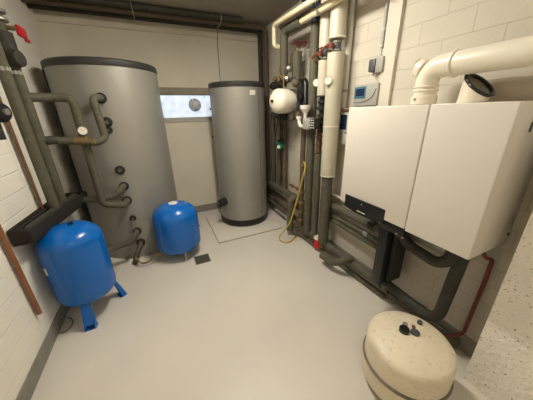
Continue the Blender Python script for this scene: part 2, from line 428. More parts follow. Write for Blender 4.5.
cx3, cy3, r3 = .046, 2.588, .2375
t = thing('expansion_vessel', 'small round blue expansion vessel with a welded ring beside the floor grate', 'expansion vessel', (cx3, cy3, 0))
finish(lathe(newbm(), dome_prof(r3, .055, .64, .12, .17), (cx3, cy3, 0), n=56), 'body', m_blue, t)
bm = newbm(); tube(bm, [V(cx3 + (r3 + .006) * cos(2 * pi * k / 48), cy3 + (r3 + .006) * sin(2 * pi * k / 48), .30) for k in range(49)], .0085, 0, 8)
finish(bm, 'weld_ring', m_blue2, t, label='light blue raised weld ring')
for ang in (-80, 160, 40):
    a = radians(ang); d = V(cos(a), sin(a), 0); o = V(cx3, cy3, 0) + d * .19
    bm = newbm(); cyl(bm, o + Zv * .002, o + Zv * .12, .011, 12); cyl(bm, o, o + Zv * .01, .017, 12); finish(bm, 'leg', m_grey, t)
bm = newbm(); lathe(bm, [(.052, .634), (.045, .643), (.018, .646), (.014, .655), (0, .656)], (cx3, cy3, 0), n=24); finish(bm, 'top_sticker', m_paper, t)
bm = newbm(); cyl(bm, (-.17, 2.52, .11), (-.23, 2.50, .10), .013, 10); cyl(bm, (-.19, 2.513, .107), (-.215, 2.505, .103), .02, 6)
finish(bm, 'connector', m_brass, t)

wx, wy, wr = 1.082, .53, .214
t = thing('expansion_vessel', 'stained off-white round expansion vessel in the right foreground', 'expansion vessel', (wx, wy, 0))
pr = [(0, .02), (.12, .022), (.19, .035), (.208, .06), (wr, .09), (wr, .325), (wr - .004, .343), (wr - .018, .356), (wr - .05, .368), (.09, .385), (.05, .389), (0, .39)]
finish(lathe(newbm(), pr, (wx, wy, 0), n=72), 'body', m_vess, t)
bm = newbm()
tube(bm, [V(wx + (wr + .002) * cos(2 * pi * k / 60), wy + (wr + .002) * sin(2 * pi * k / 60), .2) for k in range(61)], .009, 0, 8); finish(bm, 'weld_ring', m_dist, t)
for ang in (200, 320, 80):
    a = radians(ang); o = V(wx + .15 * cos(a), wy + .15 * sin(a), 0); bm = newbm(); cyl(bm, o, o + Zv * .07, .014, 12); finish(bm, 'leg', m_grey, t)
for (px, py, r_, m_, hh, nm) in ((404, 331, .026, m_black, .035, 'black_cap'), (415, 333, .023, m_dgrey, .02, 'cap_cover'), (413.5, 327, .010, m_copper, .016, 'plug'), (405, 325, .013, m_gal, .024, 'screw'), (420, 322, .013, m_dgrey, .012, 'screw')):
    p = at(px, py, 2, .39); base_z = .372
    finish(cyl(newbm(), (p.x, p.y, base_z), (p.x, p.y, .39 + hh * .6), r_, 18, bev=.003), nm, m_, t)

# small white vessel in the pipework
c = at(283.6, 101.3, 0, 1.38); 
t = thing('expansion_vessel', 'small white capsule vessel hanging among the pipes right of the slim tank', 'expansion vessel', tuple(c - Zv * .12))
ax = V(-.92, .40, 0).normalized(); hl = .160; vr = .130
pr = [(0, -hl), (.05, -hl + .006), (.09, -hl + .025), (vr - .008, -hl + .055), (vr, -hl + .09), (vr, hl - .09), (vr - .008, hl - .055), (.09, hl - .025), (.05, hl - .006), (0, hl)]
ax = V(.94, .20, 0).normalized()
finish(lathe(newbm(), pr, c, ax, 36), 'body', m_vess if False else m_flue, t)
finish(cyl(newbm(), c - ax * (hl + .012), c - ax * (hl - .01), .016, 12), 'valve_cap', m_black, t)
bm = newbm(); 
for k in range(37):
    pass
finish(cyl(newbm(), c + Zv * (vr - .01), c + Zv * (vr + .1), .011, 10), 'connector', m_brass, t)

# ================================================================ LEFT WALL PIPEWORK
def band(parent, p, d, r, ww, m, name, label=None):
    p = Vector(p); d = Vector(d).normalized()
    return finish(cyl(newbm(), p - d * ww / 2, p + d * ww / 2, r, 20, bev=min(.003, ww / 4)), name, m, parent, label=label)
TRZ = .845
for k, (y, lab) in enumerate(((2.30, 'thick insulated riser on the left wall, nearer of the pair'), (2.47, 'thick insulated riser on the left wall, farther of the pair with the red lever valve'))):
    t = thing('pipe', lab, 'pipe', (-.835, y, TRZ))
    finish(tube(newbm(), [(-.835, y, TRZ), (-.835, y, 1.835)], .036 if k else .034, n=20), 'sleeve', m_foam, t)
    finish(tube(newbm(), [(-.835, y, 1.855), (-.835, y, CZ)], .036 if k else .034, n=20), 'sleeve', m_foam, t)
    band(t, (-.835, y, 1.845), Zv, .028, .03, m_steel, 'coupling')
    for q in range(5):
        a = radians(-150 + q * 38)
        bm = newbm(); cyl(bm, (-.835 + .032 * cos(a), y + .032 * sin(a), 1.833), (-.835 + .032 * cos(a), y + .032 * sin(a), 1.859), .007, 6); finish(bm, 'bolt', m_steel, t)
    if k:
        band(t, (-.835, y, 2.03), Zv, .055, .13, m_foamd, 'valve_body')
        band(t, (-.835, y, 2.215), Zv, .058, .022, m_gal, 'flange')
        band(t, (-.835, y, 2.165), Zv, .058, .018, m_gal, 'flange')
        finish(cyl(newbm(), (-.80, y, 2.12), (-.755, y - .0, 2.12), .014, 12), 'valve_stem', m_brass, t)
        a = at(17, 32, 0, -.76); bb = at(30, 31, 0, -.76)
        finish(box(newbm(), -.775, -.748, y + .05, y + .17, 2.09, 2.16, bev=.012), 'lever', m_red, t)
        finish(box(newbm(), -.772, -.752, y + .15, y + .21, 2.075, 2.10, bev=.006), 'lever_tip', m_red, t)
        finish(lathe(newbm(), [(0, 0), (.05, .01), (.06, .05), (.05, .09), (0, .1)], (-.85, y - .03, 1.93), V(1, -.3, 0), 20), 'bonnet', m_foamd, t)
t = thing('circulation_pump', 'black round pump head at the left edge in front of the risers', 'pump', (-.86, 2.06, 1.52))
finish(lathe(newbm(), [(0, 0), (.05, 0), (.06, .02), (.06, .08), (.045, .1), (.02, .105), (0, .105)], (-.88, 2.02, 1.58), (1, -.35, 0), 24), 'motor', m_black, t)
finish(cyl(newbm(), (-.785, 1.985, 1.58), (-.77, 1.98, 1.58), .018, 14), 'cap', m_steel, t)
finish(cyl(newbm(), (-.88, 2.05, 1.42), (-.88, 2.05, 1.74), .028, 14), 'body', m_rubber, t)
t = tag(finish(tube(newbm(), [(-.905, 1.95, 1.30), (-.905, 1.95, 1.46), (-.90, 2.0, 1.50)], .02, .03, 12), 'pipe', m_rubber), 'short black stub below the black pump head at the left edge', 'pipe')
tag(finish(tube(newbm(), [(-.905, 2.285, .86), (-.905, 2.285, 1.72)], .009, n=10), 'pipe', m_copper), 'thin bare copper pipe along the left side of the thick risers', 'pipe')
tag(finish(tube(newbm(), [(-.913, 1.745, .31), (-.913, 1.745, 1.25)], .014, n=10), 'pipe', m_wood), 'bare brown pipe crossing in front of the dark trough and ending above the floor', 'pipe')
# dark foam trough
t = thing('insulation_trough', 'dark brown open insulation trough on the left wall above the large blue vessel', 'trough', (-.85, 2.25, .72))
TY0, TY1, TB, TT, TX0, TX1 = 1.82, 2.75, .785, .90, -.93, -.715
bm = newbm(); box(bm, TX0, TX1, TY0, TY1, TB, TB + .03, bev=.012); finish(bm, 'bottom', m_tray, t)
bm = newbm(); box(bm, TX1 - .025, TX1, TY0, TY1, TB, TT - .012, bev=.011); finish(bm, 'front_wall', m_tray, t)
bm = newbm(); box(bm, TX0 - .003, TX0 + .022, TY0, TY1, TB, TT, bev=.01); finish(bm, 'back_wall', m_tray, t)
for yy in (TY0, TY1 - .028): finish(box(newbm(), TX0 + .005, TX1 - .005, yy, yy + .028, TB + .004, TT - .008, bev=.01), 'end_wall', m_tray, t)
finish(tube(newbm(), [(-.80, TY0 + .05, .862), (-.80, TY1 - .05, .862)], .03, n=16), 'inner_pipe', m_foamd, t)
finish(box(newbm(), -.895, -.865, TY0 + .05, TY1 - .05, .85, .885, bev=.008), 'foam_strip', m_tray, t)

for ch in t.children:      # the trough widens and sags slightly towards the big tank
    for v_ in ch.data.vertices:
        x_, y_, z_ = v_.co.x + t.location.x, v_.co.y + t.location.y, v_.co.z + t.location.z
        q_ = (y_ - TY0) / (TY1 - TY0); x_ = -.93 + (x_ + .93) * (.105 + .105 * q_) / .21; z_ -= .035 * q_
        v_.co = (x_ - t.location.x, y_ - t.location.y, z_ - t.location.z)

# ---------------------------------------------------------------- pipes on the big tank
P1 = PT
t = pipe('pipe', 'grey insulated pipe running down the front of the big tank to its sixth port', m_foam,
     [(-.82, 2.48, 1.685), (-.70, 2.58, 1.69), (-.575, 2.58, 1.685), (-.575, 2.585, .745), (-.50, 2.59, .715), (P1[6].x - .01, 2.60, P1[6].z - .01), (P1[6].x, P1[6].y - .01, P1[6].z)], .033, .05)
band(t, (-.775, 2.52, 1.687), (.9, .7, 0), .024, .06, m_black, 'end_cuff')
t = pipe('pipe', 'grey insulated pipe crossing from the risers with brass joint up to the topmost tank port', m_foam,
     [(-.82, 2.47, 1.375), (-.70, 2.53, 1.355), (-.60, 2.53, 1.345), (-.47, 2.54, 1.325), (-.415, 2.58, 1.36), (-.44, 2.61, 1.69), (P1[1].x, P1[1].y - .01, P1[1].z)], .031, .05)
band(t, (-.775, 2.49, 1.368), (.9, .5, 0), .034, .07, m_foamd, 'end_cuff')
band(t, (-.585, 2.53, 1.345), X, .034, .10, m_brass, 'brass_joint')
band(t, (-.50, 2.538, 1.33), X, .036, .03, m_brass, 'union_nut')
gq = at(82, 131, 1, 2.50)
finish(cyl(newbm(), (gq.x, 2.52, 1.35), (gq.x, 2.52, gq.z - .02), .008, 8), 'gauge_stem', m_brass, t)
gauge(t, (gq.x, 2.525, gq.z), (.15, -1, .05), .036)
t = pipe('pipe', 'grey insulated pipe from the dark trough across to the fifth tank port', m_foam,
     [(-.78, 2.68, .795), (-.60, 2.60, .79), (-.47, 2.60, .805), (P1[5].x - .01, 2.62, P1[5].z), (P1[5].x, P1[5].y - .01, P1[5].z)], .031, .05)
t = pipe('pipe', 'lowest grey insulated pipe from the large blue vessel to the low tank port', m_foam,
     [(-.70, 2.50, .255), (-.60, 2.58, .255), (-.44, 2.60, .27), (P1[8].x - .01, 2.63, P1[8].z), (P1[8].x, P1[8].y - .01, P1[8].z)], .031, .05)
t = pipe('pipe', 'short grey insulated pipe bending from the bottom tank port down to the floor', m_foam,
     [(P1[9].x, P1[9].y - .005, P1[9].z), (P1[9].x - .01, 2.62, P1[9].z - .01), (-.42, 2.60, .10), (-.44, 2.59, .003)], .026, .05)
tag(finish(tube(newbm(), [(P1[7].x, P1[7].y - .01, P1[7].z), (P1[7].x, 2.65, P1[7].z - .02), (P1[7].x - .01, 2.64, .40), (P1[8].x, 2.66, .36)], .0045, .03, 8), 'sensor_cable', m_gal), 'thin pale sensor cable hanging between two low ports of the big tank', 'cable')
tag(finish(tube(newbm(), [(-.42, 2.55, .10), (-.37, 2.50, .04), (-.30, 2.50, .04), (-.23, 2.50, .10)], .010, .05, 10), 'connecting_hose', m_brass), 'short brass-coloured connecting hose beside the small blue vessel', 'hose')
tag(finish(tube(newbm(), [(-.92, 1.86, .006), (-.88, 1.85, .006), (-.85, 1.90, .006), (-.86, 1.97, .006), (-.91, 2.02, .006)], .005, .04, 8), 'cable', m_dist), 'thin loose cable loop on the floor by the left skirting', 'cable')

# floor grate
t = thing('floor_grate', 'small dark square floor grate beside the small blue vessel', 'grate', (.243, 2.35, 0))
finish(box(newbm(), .165, .32, 2.275, 2.43, -.004, .001), 'pit', m_hole, t, smooth=False)
bm = newbm()
for a in ((.160, .325, 2.27, 2.28), (.160, .325, 2.425, 2.435), (.160, .17, 2.27, 2.435), (.315, .325, 2.27, 2.435)): box(bm, a[0], a[1], a[2], a[3], 0, .004)
for k in range(7): yy = 2.292 + k * .021; box(bm, .165, .32, yy, yy + .008, 0, .003)
finish(bm, 'bars', m_grate, t, smooth=False)

# ================================================================ BACK CEILING PIPES AND CORNER RISERS
n1 = at(262, 60, 1, 3.50); n2 = at(269.3, 60, 1, 3.36)
n1x = min(n1.x, 1.56); n2x = min(n2.x, 1.58)
for (yy, zz, xx, r, m_, lab) in ((3.55, 2.585, n1x, .034, m_foamd, 'dark insulated pipe along the rear ceiling turning down, left one behind the slim tank'),
                              (3.42, 2.59, n2x, .034, m_foamb, 'brownish insulated pipe along the rear ceiling turning down, right one behind the slim tank')):
    pipe('pipe', lab, m_, [(LW + .005, yy, zz), (xx, yy, zz), (xx, yy, .25), (xx - .04, yy - .25, .22)], r, .07)
tag(finish(tube(newbm(), [(LW + .005, 3.30, 2.605), (1.2, 3.30, 2.605)], .030, n=12), 'pipe', m_foamd), 'dark pipe nearest the camera under the rear ceiling', 'pipe')
for px in (131, 221):
    a = at(px, 5 if px < 200 else 12, 1, 3.26)
    tag(finish(tube(newbm(), [(a.x, 3.262, CZ), (a.x, 3.262, 2.575), (a.x + .004, 3.30, 2.568), (a.x + .008, 3.42, 2.55), (a.x + .01, 3.59, 2.548)], .004, .01, 6), 'pipe_hanger', m_steel),
        'thin metal hanger strap around the rear ceiling pipes, ' + ('left one above the big tank' if px < 200 else 'right one above the slim tank'), 'hanger')
tag(finish(tube(newbm(), [(.992, BW - .004 - .03, 2.60), (.992, BW - .034, 2.49), (.990, BW - .005, 2.48), (.985, BW - .005, 1.95)], .005, .01, 6), 'cable', m_dist), 'thin dark cable running down the back wall above the slim tank', 'cable')

# ================================================================ RIGHT WALL MANIFOLD
XA = 1.5
# thick white riser with a red-handled valve
def lever_valve(parent, x, y, z, rr, tilt=1):
    band(parent, (x, y, z), Zv, rr, .075, m_dgrey, 'valve_body')
    band(parent, (x, y, z + .03), Zv, rr * 1.25, .014, m_gal, 'valve_nut'); band(parent, (x, y, z - .03), Zv, rr * 1.25, .014, m_gal, 'valve_nut')
    finish(cyl(newbm(), (x - rr * .8, y, z), (x - rr * 1.8, y - .01, z), .010, 10), 'valve_stem', m_brass, parent)
    q = V(x - rr * 1.9, y - .01, z)
    bm = newbm(); tube(bm, [q, q + V(-.01, .05, .01), q + V(-.01, .12, -.015)], .011, .02, 8); cyl(bm, q + V(.01, 0, 0), q + V(-.015, 0, 0), .02, 10); finish(bm, 'lever', m_wheelr, parent)
    band(parent, (x - .01, y + .075, z - .03), V(0, 1, 0), .018, .03, m_brass, 'drain_tap')
t = thing('riser_pipe', 'thickest white jacketed riser between the boilers and the manifold, grey near the floor', 'pipe', (XA, 1.83, .17))
finish(tube(newbm(), [(XA, 1.83, 2.09), (XA, 1.83, CZ)], .068, n=24), 'jacket', m_whitep, t)
finish(tube(newbm(), [(XA, 1.83, .93), (XA, 1.83, 1.99)], .072, n=24), 'jacket', m_whitep, t)
finish(tube(newbm(), [(XA, 1.83, .17), (XA, 1.83, .93)], .056, n=20), 'sleeve', m_foam, t)
for z in (.93, 1.40, 2.10): band(t, (XA, 1.83, z), Zv, .0745 if z < 2 else .071, .008, m_flue, 'tape_ring')
band(t, (XA, 1.83, .80), Zv, .058, .006, m_black, 'cable_tie')
lever_valve(t, XA, 1.83, 2.04, .032)
gd = V(-.6, -.8, .0)
gauge(t, at(328, 81, 0, XA - .08), gd, .034)
t = thing('riser_pipe', 'shorter white jacketed riser ending in black fittings left of the thickest one', 'pipe', (XA, 1.985, 1.33))
finish(tube(newbm(), [(XA, 1.985, 2.06), (XA, 1.985, CZ)], .056, n=24), 'jacket', m_whitep, t)
finish(tube(newbm(), [(XA, 1.985, 1.67), (XA, 1.985, 1.96)], .053, n=24), 'jacket', m_whitep, t)
band(t, (XA, 1.985, 1.668), Zv, .055, .01, m_dgrey, 'end_ring')
lever_valve(t, XA, 1.985, 2.01, .028, -1)
finish(tube(newbm(), [(XA, 1.985, 1.33), (XA, 1.985, 1.67)], .026, n=14), 'bare_pipe', m_black, t)
for z, r_ in ((1.62, .040), (1.56, .048), (1.49, .036), (1.42, .045)): band(t, (XA, 1.985, z), Zv, r_, .03, m_rubber, 'fitting')
t = thing('riser_pipe', 'tall dark grey insulated riser from floor to ceiling behind the grey actuator box', 'pipe', (XA, 2.145, .12))
finish(tube(newbm(), [(XA, 2.145, .12), (XA, 2.145, CZ)], .044, n=20), 'sleeve', m_foam, t)
gauge(t, at(316.5, 83, 0, XA - .05), gd, .034)
t = thing('riser_pipe', 'grey lower riser with a copper top below the black fittings', 'pipe', (XA, 2.0, .14))
finish(tube(newbm(), [(XA, 2.0, .14), (XA, 2.0, 1.12)], .040, n=18), 'sleeve', m_foam, t)
finish(tube(newbm(), [(XA, 2.0, 1.12), (XA, 2.0, 1.36)], .026, n=14), 'bare_pipe', m_redp2, t)
for z in (1.14, 1.22, 1.29): band(t, (XA, 2.0, z), Zv, .033, .02, m_foamb if z < 1.25 else m_copper, 'fitting')
t = thing('riser_pipe', 'bare brown riser with brass fittings behind the yellow hose', 'pipe', (XA, 2.29, .15))
finish(tube(newbm(), [(XA, 2.29, .15), (XA, 2.29, 1.52)], .030, n=16), 'pipe_wall', m_foamb, t)
for z, r_ in ((.25, .042), (.36, .036), (.48, .046), (.62, .038), (.95, .036)): band(t, (XA, 2.29, z), Zv, r_, .035, m_brass, 'fitting')
# wheel-valve riser and bent riser
t = thing('riser_pipe', 'short grey riser topped with a dark red handwheel', 'pipe', (XA, 2.46, 1.80))
finish(tube(newbm(), [(XA, 2.46, 1.86), (XA, 2.46, 2.12)], .050, n=20), 'sleeve', m_foam, t)
finish(cyl(newbm(), (XA, 2.46, 2.12), (XA, 2.46, 2.165), .012, 10), 'valve_stem', m_brass, t)
wheel(t, (XA - .01, 2.40, 2.175), (-.45, -.5, 1), .075, m_wheel, 5)
finish(tube(newbm(), [(XA, 2.46, 1.87), (XA, 2.46, 1.80), (XA, 2.28, 1.84), (XA - .02, 2.24, 1.60)], .030, .05, 14), 'black_elbow', m_black, t)
t = thing('riser_pipe', 'grey insulated pipe that bends from the ceiling run down to the brass valves', 'pipe', (1.4, 2.565, 1.90))
finish(tube(newbm(), [(1.4, 2.565, 1.92), (1.4, 2.565, 2.325), (1.4, 2.22, 2.315)], .044, .09, 18), 'sleeve', m_foam, t)
finish(tube(newbm(), [(1.4, 2.24, 2.315), (1.4, 1.88, 2.315)], .030, n=16), 'jacket', m_cream, t, label='cream jacketed end')
finish(tube(newbm(), [(1.4, 1.88, 2.315), (1.4, 1.80, 2.315), (1.44, 1.74, 2.34), (1.44, 1.3, 2.45), (1.44, .9, 2.45)], .031, .05, 16), 'sleeve', m_cream, t)
band(t, (1.4, 1.945, 2.315), Y, .038, .03, m_gal, 'clamp')
band(t, (1.4, 2.565, 1.90), Zv, .034, .06, m_brass, 'fitting')
pipe('pipe', 'thin cream pipe running under the ceiling and hooking down at the corner', m_cream, [(1.3, 1.2, 2.33), (1.3, 2.60, 2.375), (1.3, 2.60, 2.185), (1.46, 2.60, 2.185)], .022, .04)
for (x_, z_, r_, m_, lab) in ((1.46, 2.42, .026, m_foamb, 'brownish pipe under the ceiling above the cream jacketed end'), (1.54, 2.50, .024, m_foamd, 'dark pipe tight under the ceiling above the handwheel')):
    pipe('pipe', lab, m_, [(x_, 1.5, z_), (x_, 2.75, z_), (x_ + .04, 2.80, z_), (RW, 2.80, z_)], r_, .04)
t = thing('ceiling_bracket', 'dark steel strut hanging from the ceiling among the pipe runs', 'bracket', (1.42, 2.03, 2.30))
finish(box(newbm(), 1.40, 1.44, 2.02, 2.06, 2.27, CZ, bev=.003), 'strut', m_navy, t); finish(box(newbm(), 1.28, 1.60, 2.03, 2.055, 2.385, 2.41, bev=.003), 'cross_bar', m_navy, t)
# fittings above and below the small white vessel
t = thing('valve_manifold', 'dark manifold with brass valves above the small white vessel', 'manifold', (1.47, 2.6, 1.84))
finish(tube(newbm(), [(1.47, 3.02, 1.845), (1.47, 2.42, 1.845)], .036, n=16), 'header', m_foamd, t)
for yy in (2.97, 2.78, 2.62, 2.47): band(t, (1.47, yy, 1.845), Y, .046, .03, m_black, 'flange')
for (px, py, r_, m_) in ((282, 77, .034, m_brass), (290, 70, .028, m_gal), (276, 80, .028, m_brass), (288, 80, .024, m_steel), (296, 84, .04, m_foamb)):
    a = at(px, py, 0, 1.43); finish(lathe(newbm(), [(0, 0), (r_ * .7, 0), (r_, .012), (r_, .045), (r_ * .6, .06), (0, .06)], a, V(-.7, -.6, .3), 14), 'valve', m_, t)
finish(cyl(newbm(), (1.43, 2.70, 1.87), (1.43, 2.70, 2.02), .014, 10), 'valve_stem', m_brass, t)
finish(cyl(newbm(), (1.43, 2.66, 1.98), (1.39, 2.60, 2.0), .012, 10), 'drain_tap', m_steel, t)
t = thing('valve_manifold', 'dark manifold of fittings directly under the small white vessel', 'manifold', (1.50, 2.7, 1.48))
finish(tube(newbm(), [(1.50, 3.05, 1.49), (1.50, 2.30, 1.49)], .032, n=16), 'header', m_foamd, t)
for yy in (2.98, 2.82, 2.66, 2.50, 2.36): finish(lathe(newbm(), [(0, -.05), (.03, -.045), (.042, 0), (.03, .045), (0, .05)], (1.47, yy, 1.485), V(0, 0, 1), 14), 'fitting', m_rubber if yy > 2.6 else m_foamb, t)
t = thing('circulation_pump', 'black pump with foil-wrapped neck between the white vessel and the risers', 'pump', (1.45, 2.33, 1.58))
finish(lathe(newbm(), [(0, 0), (.034, 0), (.042, .015), (.042, .07), (.03, .085), (0, .087)], (1.49, 2.30, 1.68), V(-1, -.5, 0), 22), 'motor', m_black, t)
finish(tube(newbm(), [(1.49, 2.36, 1.80), (1.49, 2.36, 1.50)], .034, n=16), 'body', m_rubber, t)
finish(tube(newbm(), [(1.45, 2.52, 1.80), (1.44, 2.40, 1.80), (1.45, 2.33, 1.79)], .040, .05, 16), 'foil_neck', m_gal, t)
# corner pipes
for (px, lab, r_) in ((273.2, 'left of three brown insulated risers in the rear right corner', .032), (279, 'middle of three brown insulated risers in the rear right corner', .030), (284.5, 'right of three brown insulated risers in the rear right corner, behind the green pump', .032)):
    a = at(px, 150, 0, 1.57)
    tag(finish(tube(newbm(), [(1.57, a.y, .46), (1.57, a.y, 1.50)], r_, n=16), 'riser_pipe', m_foamb), lab, 'pipe', None)
a = at(282, 146, 0, 1.52)
t = thing('circulation_pump', 'small green pump on the rear corner risers', 'pump', (a.x, a.y, a.z - .06))
finish(lathe(newbm(), [(0, 0), (.05, 0), (.062, .02), (.062, .06), (.05, .09), (0, .095)], (1.55, a.y + .04, a.z), V(-1, -.5, 0), 22), 'motor', m_green, t)
finish(cyl(newbm(), (1.455, a.y - .04, a.z), (1.44, a.y - .05, a.z), .022, 16), 'cap', m_dial, t)
finish(box(newbm(), 1.47, 1.53, a.y - .06, a.y + .02, a.z + .055, a.z + .09, bev=.006), 'terminal_box', m_black, t)
pipe('pipe', 'knee-high grey insulated pipe in the rear corner turning down to the floor', m_foam, [(1.52, 3.28, .47), (1.50, 2.385, .50), (1.47, 2.385, .50), (1.40, 2.385, .50), (1.40, 2.385, .07)], .044, .07)
pipe('pipe', 'upper of two thin brown pipes low behind the slim tank', m_foamb, [(1.55, 3.5, .33), (1.55, 2.35, .33)], .022, .05)
pipe('pipe', 'lower of two thin brown pipes low behind the slim tank', m_foamb, [(1.50, 3.4, .20), (1.50, 2.35, .20)], .024, .05)
for zz, lab in ((.62, 'bare brass branch with fittings beside the yellow hose'), (.40, 'lower bare brass branch with fittings beside the yellow hose')):
    t = pipe('pipe', lab, m_brass, [(1.52, 2.62, zz), (1.52, 2.10, zz - .01)], .014)
    for yy in (2.54, 2.42, 2.2): band(t, (1.52, yy, zz - .004), Y, .023, .03, m_copper, 'fitting')
# drain cup
a = at(305.5, 110, 0, 1.40)
t = thing('drain_funnel', 'white plastic drain funnel with trap left of the tall grey riser', 'funnel', (a.x, a.y, a.z - .16))
finish(lathe(newbm(), [(.017, -.10), (.017, -.035), (.046, 0), (.055, .012), (.055, .045), (.049, .045), (.049, .012), (.012, -.02), (0, -.02)], a, n=24), 'cup', m_white, t)
finish(tube(newbm(), [a + V(0, 0, -.09), a + V(0, 0, -.15), a + V(0, .07, -.165), a + V(0, .11, -.13), a + V(0, .12, -.07)], .018, .035, 14), 'trap', m_white, t)
band(t, a + V(0, .12, -.075), Zv, .026, .03, m_white, 'union_nut')
t = thing('actuator_box', 'light grey actuator box with a black terminal strip across the risers', 'actuator', (1.40, 2.05, 1.37))
finish(box(newbm(), 1.38, 1.45, 2.02, 2.13, 1.365, 1.475, bev=.008), 'housing', m_grey, t)
finish(box(newbm(), 1.385, 1.45, 1.92, 2.018, 1.37, 1.47, bev=.005), 'terminal_strip', m_black, t)
for i in range(3):
    for j in range(4):
        finish(box(newbm(), 1.381, 1.386, 1.935 + i * .028 + (.01 if j % 2 else 0), 1.947 + i * .028 + (.01 if j % 2 else 0), 1.38 + j * .023, 1.391 + j * .023), 'terminal', m_dial, t, smooth=False)
finish(tube(newbm(), [(1.45, 2.05, 1.42), (1.5, 2.10, 1.42)], .012, n=8), 'bracket', m_gal, t)
tag(finish(tube(newbm(), [(1.40, 1.93, 1.375), (1.38, 1.90, 1.33), (1.42, 2.0, 1.30), (1.46, 2.03, 1.34)], .005, .03, 6), 'cable', m_black), 'thin black cable looping below the grey actuator box', 'cable')

# yellow hose
a = at(306, 163, 0, 1.43); b1 = at(297, 200, 0, 1.37); b2 = at(290, 223, 0, 1.30)
t = tag(finish(tube(newbm(), [(1.47, 2.22, 1.00), a - Zv * .03, b1, b2, (1.235, 2.38, .012), (1.20, 2.30, .010), (1.26, 2.20, .010), (1.36, 2.24, .010), (1.56, 2.40, .03)], .0085, .06, 10), 'garden_hose', m_yellow),
        'yellow hose hanging from the pipes and curling on the floor right of the slim tank', 'hose')

# long floor pipes
t = pipe('pipe', 'long thick grey insulated pipe along the right wall just above the floor', m_foam, [(1.47, 2.40, .12), (1.53, 2.33, .13), (1.53, .99, .15)], .037, .05)
band(t, (1.53, 1.06, .15), Y, .042, .03, m_black, 'end_cuff')
t = pipe('pipe', 'lower grey insulated pipe lying on the floor in front of the long thick one', m_foam, [(1.42, 2.36, .045), (1.50, 2.28, .03), (1.555, 1.03, .03)], .024, .05)
a0 = V(1.45, 1.50, .19); 
t = pipe('pipe', 'hooked grey insulated branch with black shadow gap beside the red vent', m_foam, [(1.53, 1.42, .17), (1.48, 1.42, .21), (1.43, 1.45, .17), (1.40, 1.52, .11), (1.39, 1.70, .10)], .034, .05)
a = at(318, 241, 2, .12)
t = thing('vent_valve', 'small red vent valve with a white cap near the floor pipes', 'valve', (a.x, a.y, .03))
finish(cyl(newbm(), (a.x, a.y, .04), (a.x, a.y, .15), .046, 18, bev=.004), 'body', m_red, t)
finish(cyl(newbm(), (a.x, a.y, .15), (a.x, a.y, .18), .048, 18, bev=.006), 'cap', m_dial, t)
finish(cyl(newbm(), (a.x, a.y - .02, .08), (a.x + .02, a.y - .09, .085), .022, 12), 'connector', m_brass, t)
finish(box(newbm(), a.x + .01, a.x + .05, a.y - .05, a.y - .02, .12, .15, bev=.004), 'lever', m_red, t)

# pipes below the left boiler
t = pipe('pipe', 'thick grey insulated pipe with black rings high under the left boiler', m_foam, [(1.57, 1.97, .60), (1.57, 1.20, .60), (1.57, 1.02, .64)], .037, .05)
band(t, (1.57, 1.80, .60), Y, .041, .014, m_black, 'ring'); band(t, (1.57, 1.27, .60), Y, .043, .07, m_black, 'end_cuff')
tag(finish(tube(newbm(), [(1.61, 2.0, .70), (1.61, 1.05, .70)], .014, n=10), 'pipe', m_flue), 'thin pale pipe directly above the thick ringed one on the right wall', 'pipe')
t = pipe('pipe', 'thin grey pipe with a coupling below the thick ringed one', m_foam, [(1.585, 2.0, .49), (1.585, 1.20, .48)], .020, .05)
band(t, (1.585, 1.34, .482), Y, .027, .05, m_gal, 'coupling')
pipe('pipe', 'lowest of the three wall pipes under the left boiler', m_foam, [(1.585, 2.0, .43), (1.585, 1.18, .42)], .026, .05)
tag(finish(tube(newbm(), [(1.60, 1.22, .45), (1.60, 1.20, .42), (1.60, 1.18, .10)], .006, .03, 8), 'pipe', m_flue), 'thin pale drain line dropping beside the black box', 'pipe')

# ================================================================ BOILERS
BX = 1.283
def boiler(lab, y0, y1, z0, z1):
    t = thing('boiler', lab, 'boiler', (BX, (y0 + y1) / 2, z0))
    finish(box(newbm(), BX + .02, RW - .001, y0 + .002, y1 - .002, z0, z1, bev=.004), 'casing', m_white, t)
    finish(box(newbm(), BX, BX + .024, y0, y1, z0, z1, bev=.006, seg=3), 'front_panel', m_white, t)
    return t
bl = boiler('left white wall boiler with the black control strip', .817, 1.385, .852, 1.560)
brt = boiler('right white wall boiler with a plain front and open flue stub on top', .472, .812, .843, 1.562)
# black control strip, curved lower edge
bm = newbm(); n = 12; A = []
for k in range(n + 1):
    y = 1.328 + (.962 - 1.328) * k / n; s = (k / n - .5) * 2
    zt = .925; zb = .826 - .012 * (1 - s * s); A.append([(BX - .004 - .010 * (1 - s * s), y, zb), (BX - .004 - .010 * (1 - s * s), y, zt), (BX + .01, y, zt), (BX + .01, y, zb)])
rs = [[bm.verts.new(p) for p in r] for r in A]
for a, b_ in zip(rs, rs[1:]):
    for k in range(4): bm.faces.new((a[k], a[(k + 1) % 4], b_[(k + 1) % 4], b_[k]))
bm.faces.new(rs[0]); bm.faces.new(rs[-1])
cp = finish(bm, 'control_strip', m_black, bl)
def text_part(s, name, m, size, mx, parent):
    cu = bpy.data.curves.new('t', 'FONT'); cu.body = s; cu.size = size; cu.extrude = .0008; cu.align_x = 'CENTER'; cu.align_y = 'CENTER'
    o = bpy.data.objects.new('t', cu); COL.objects.link(o); bpy.context.view_layer.update()
    me = bpy.data.meshes.new_from_object(o.evaluated_get(bpy.context.evaluated_depsgraph_get())); bpy.data.objects.remove(o)
    bm = bmesh.new(); bm.from_mesh(me); bpy.data.meshes.remove(me); bmesh.ops.transform(bm, matrix=mx, verts=bm.verts)
    return finish(bm, name, m, parent, smooth=False)
a = at(360.5, 212.3, 0, BX - .014)
mx = Matrix(((0, 0, -1, BX - .0145), (-1, 0, 0, a.y), (0, 1, 0, a.z), (0, 0, 0, 1)))
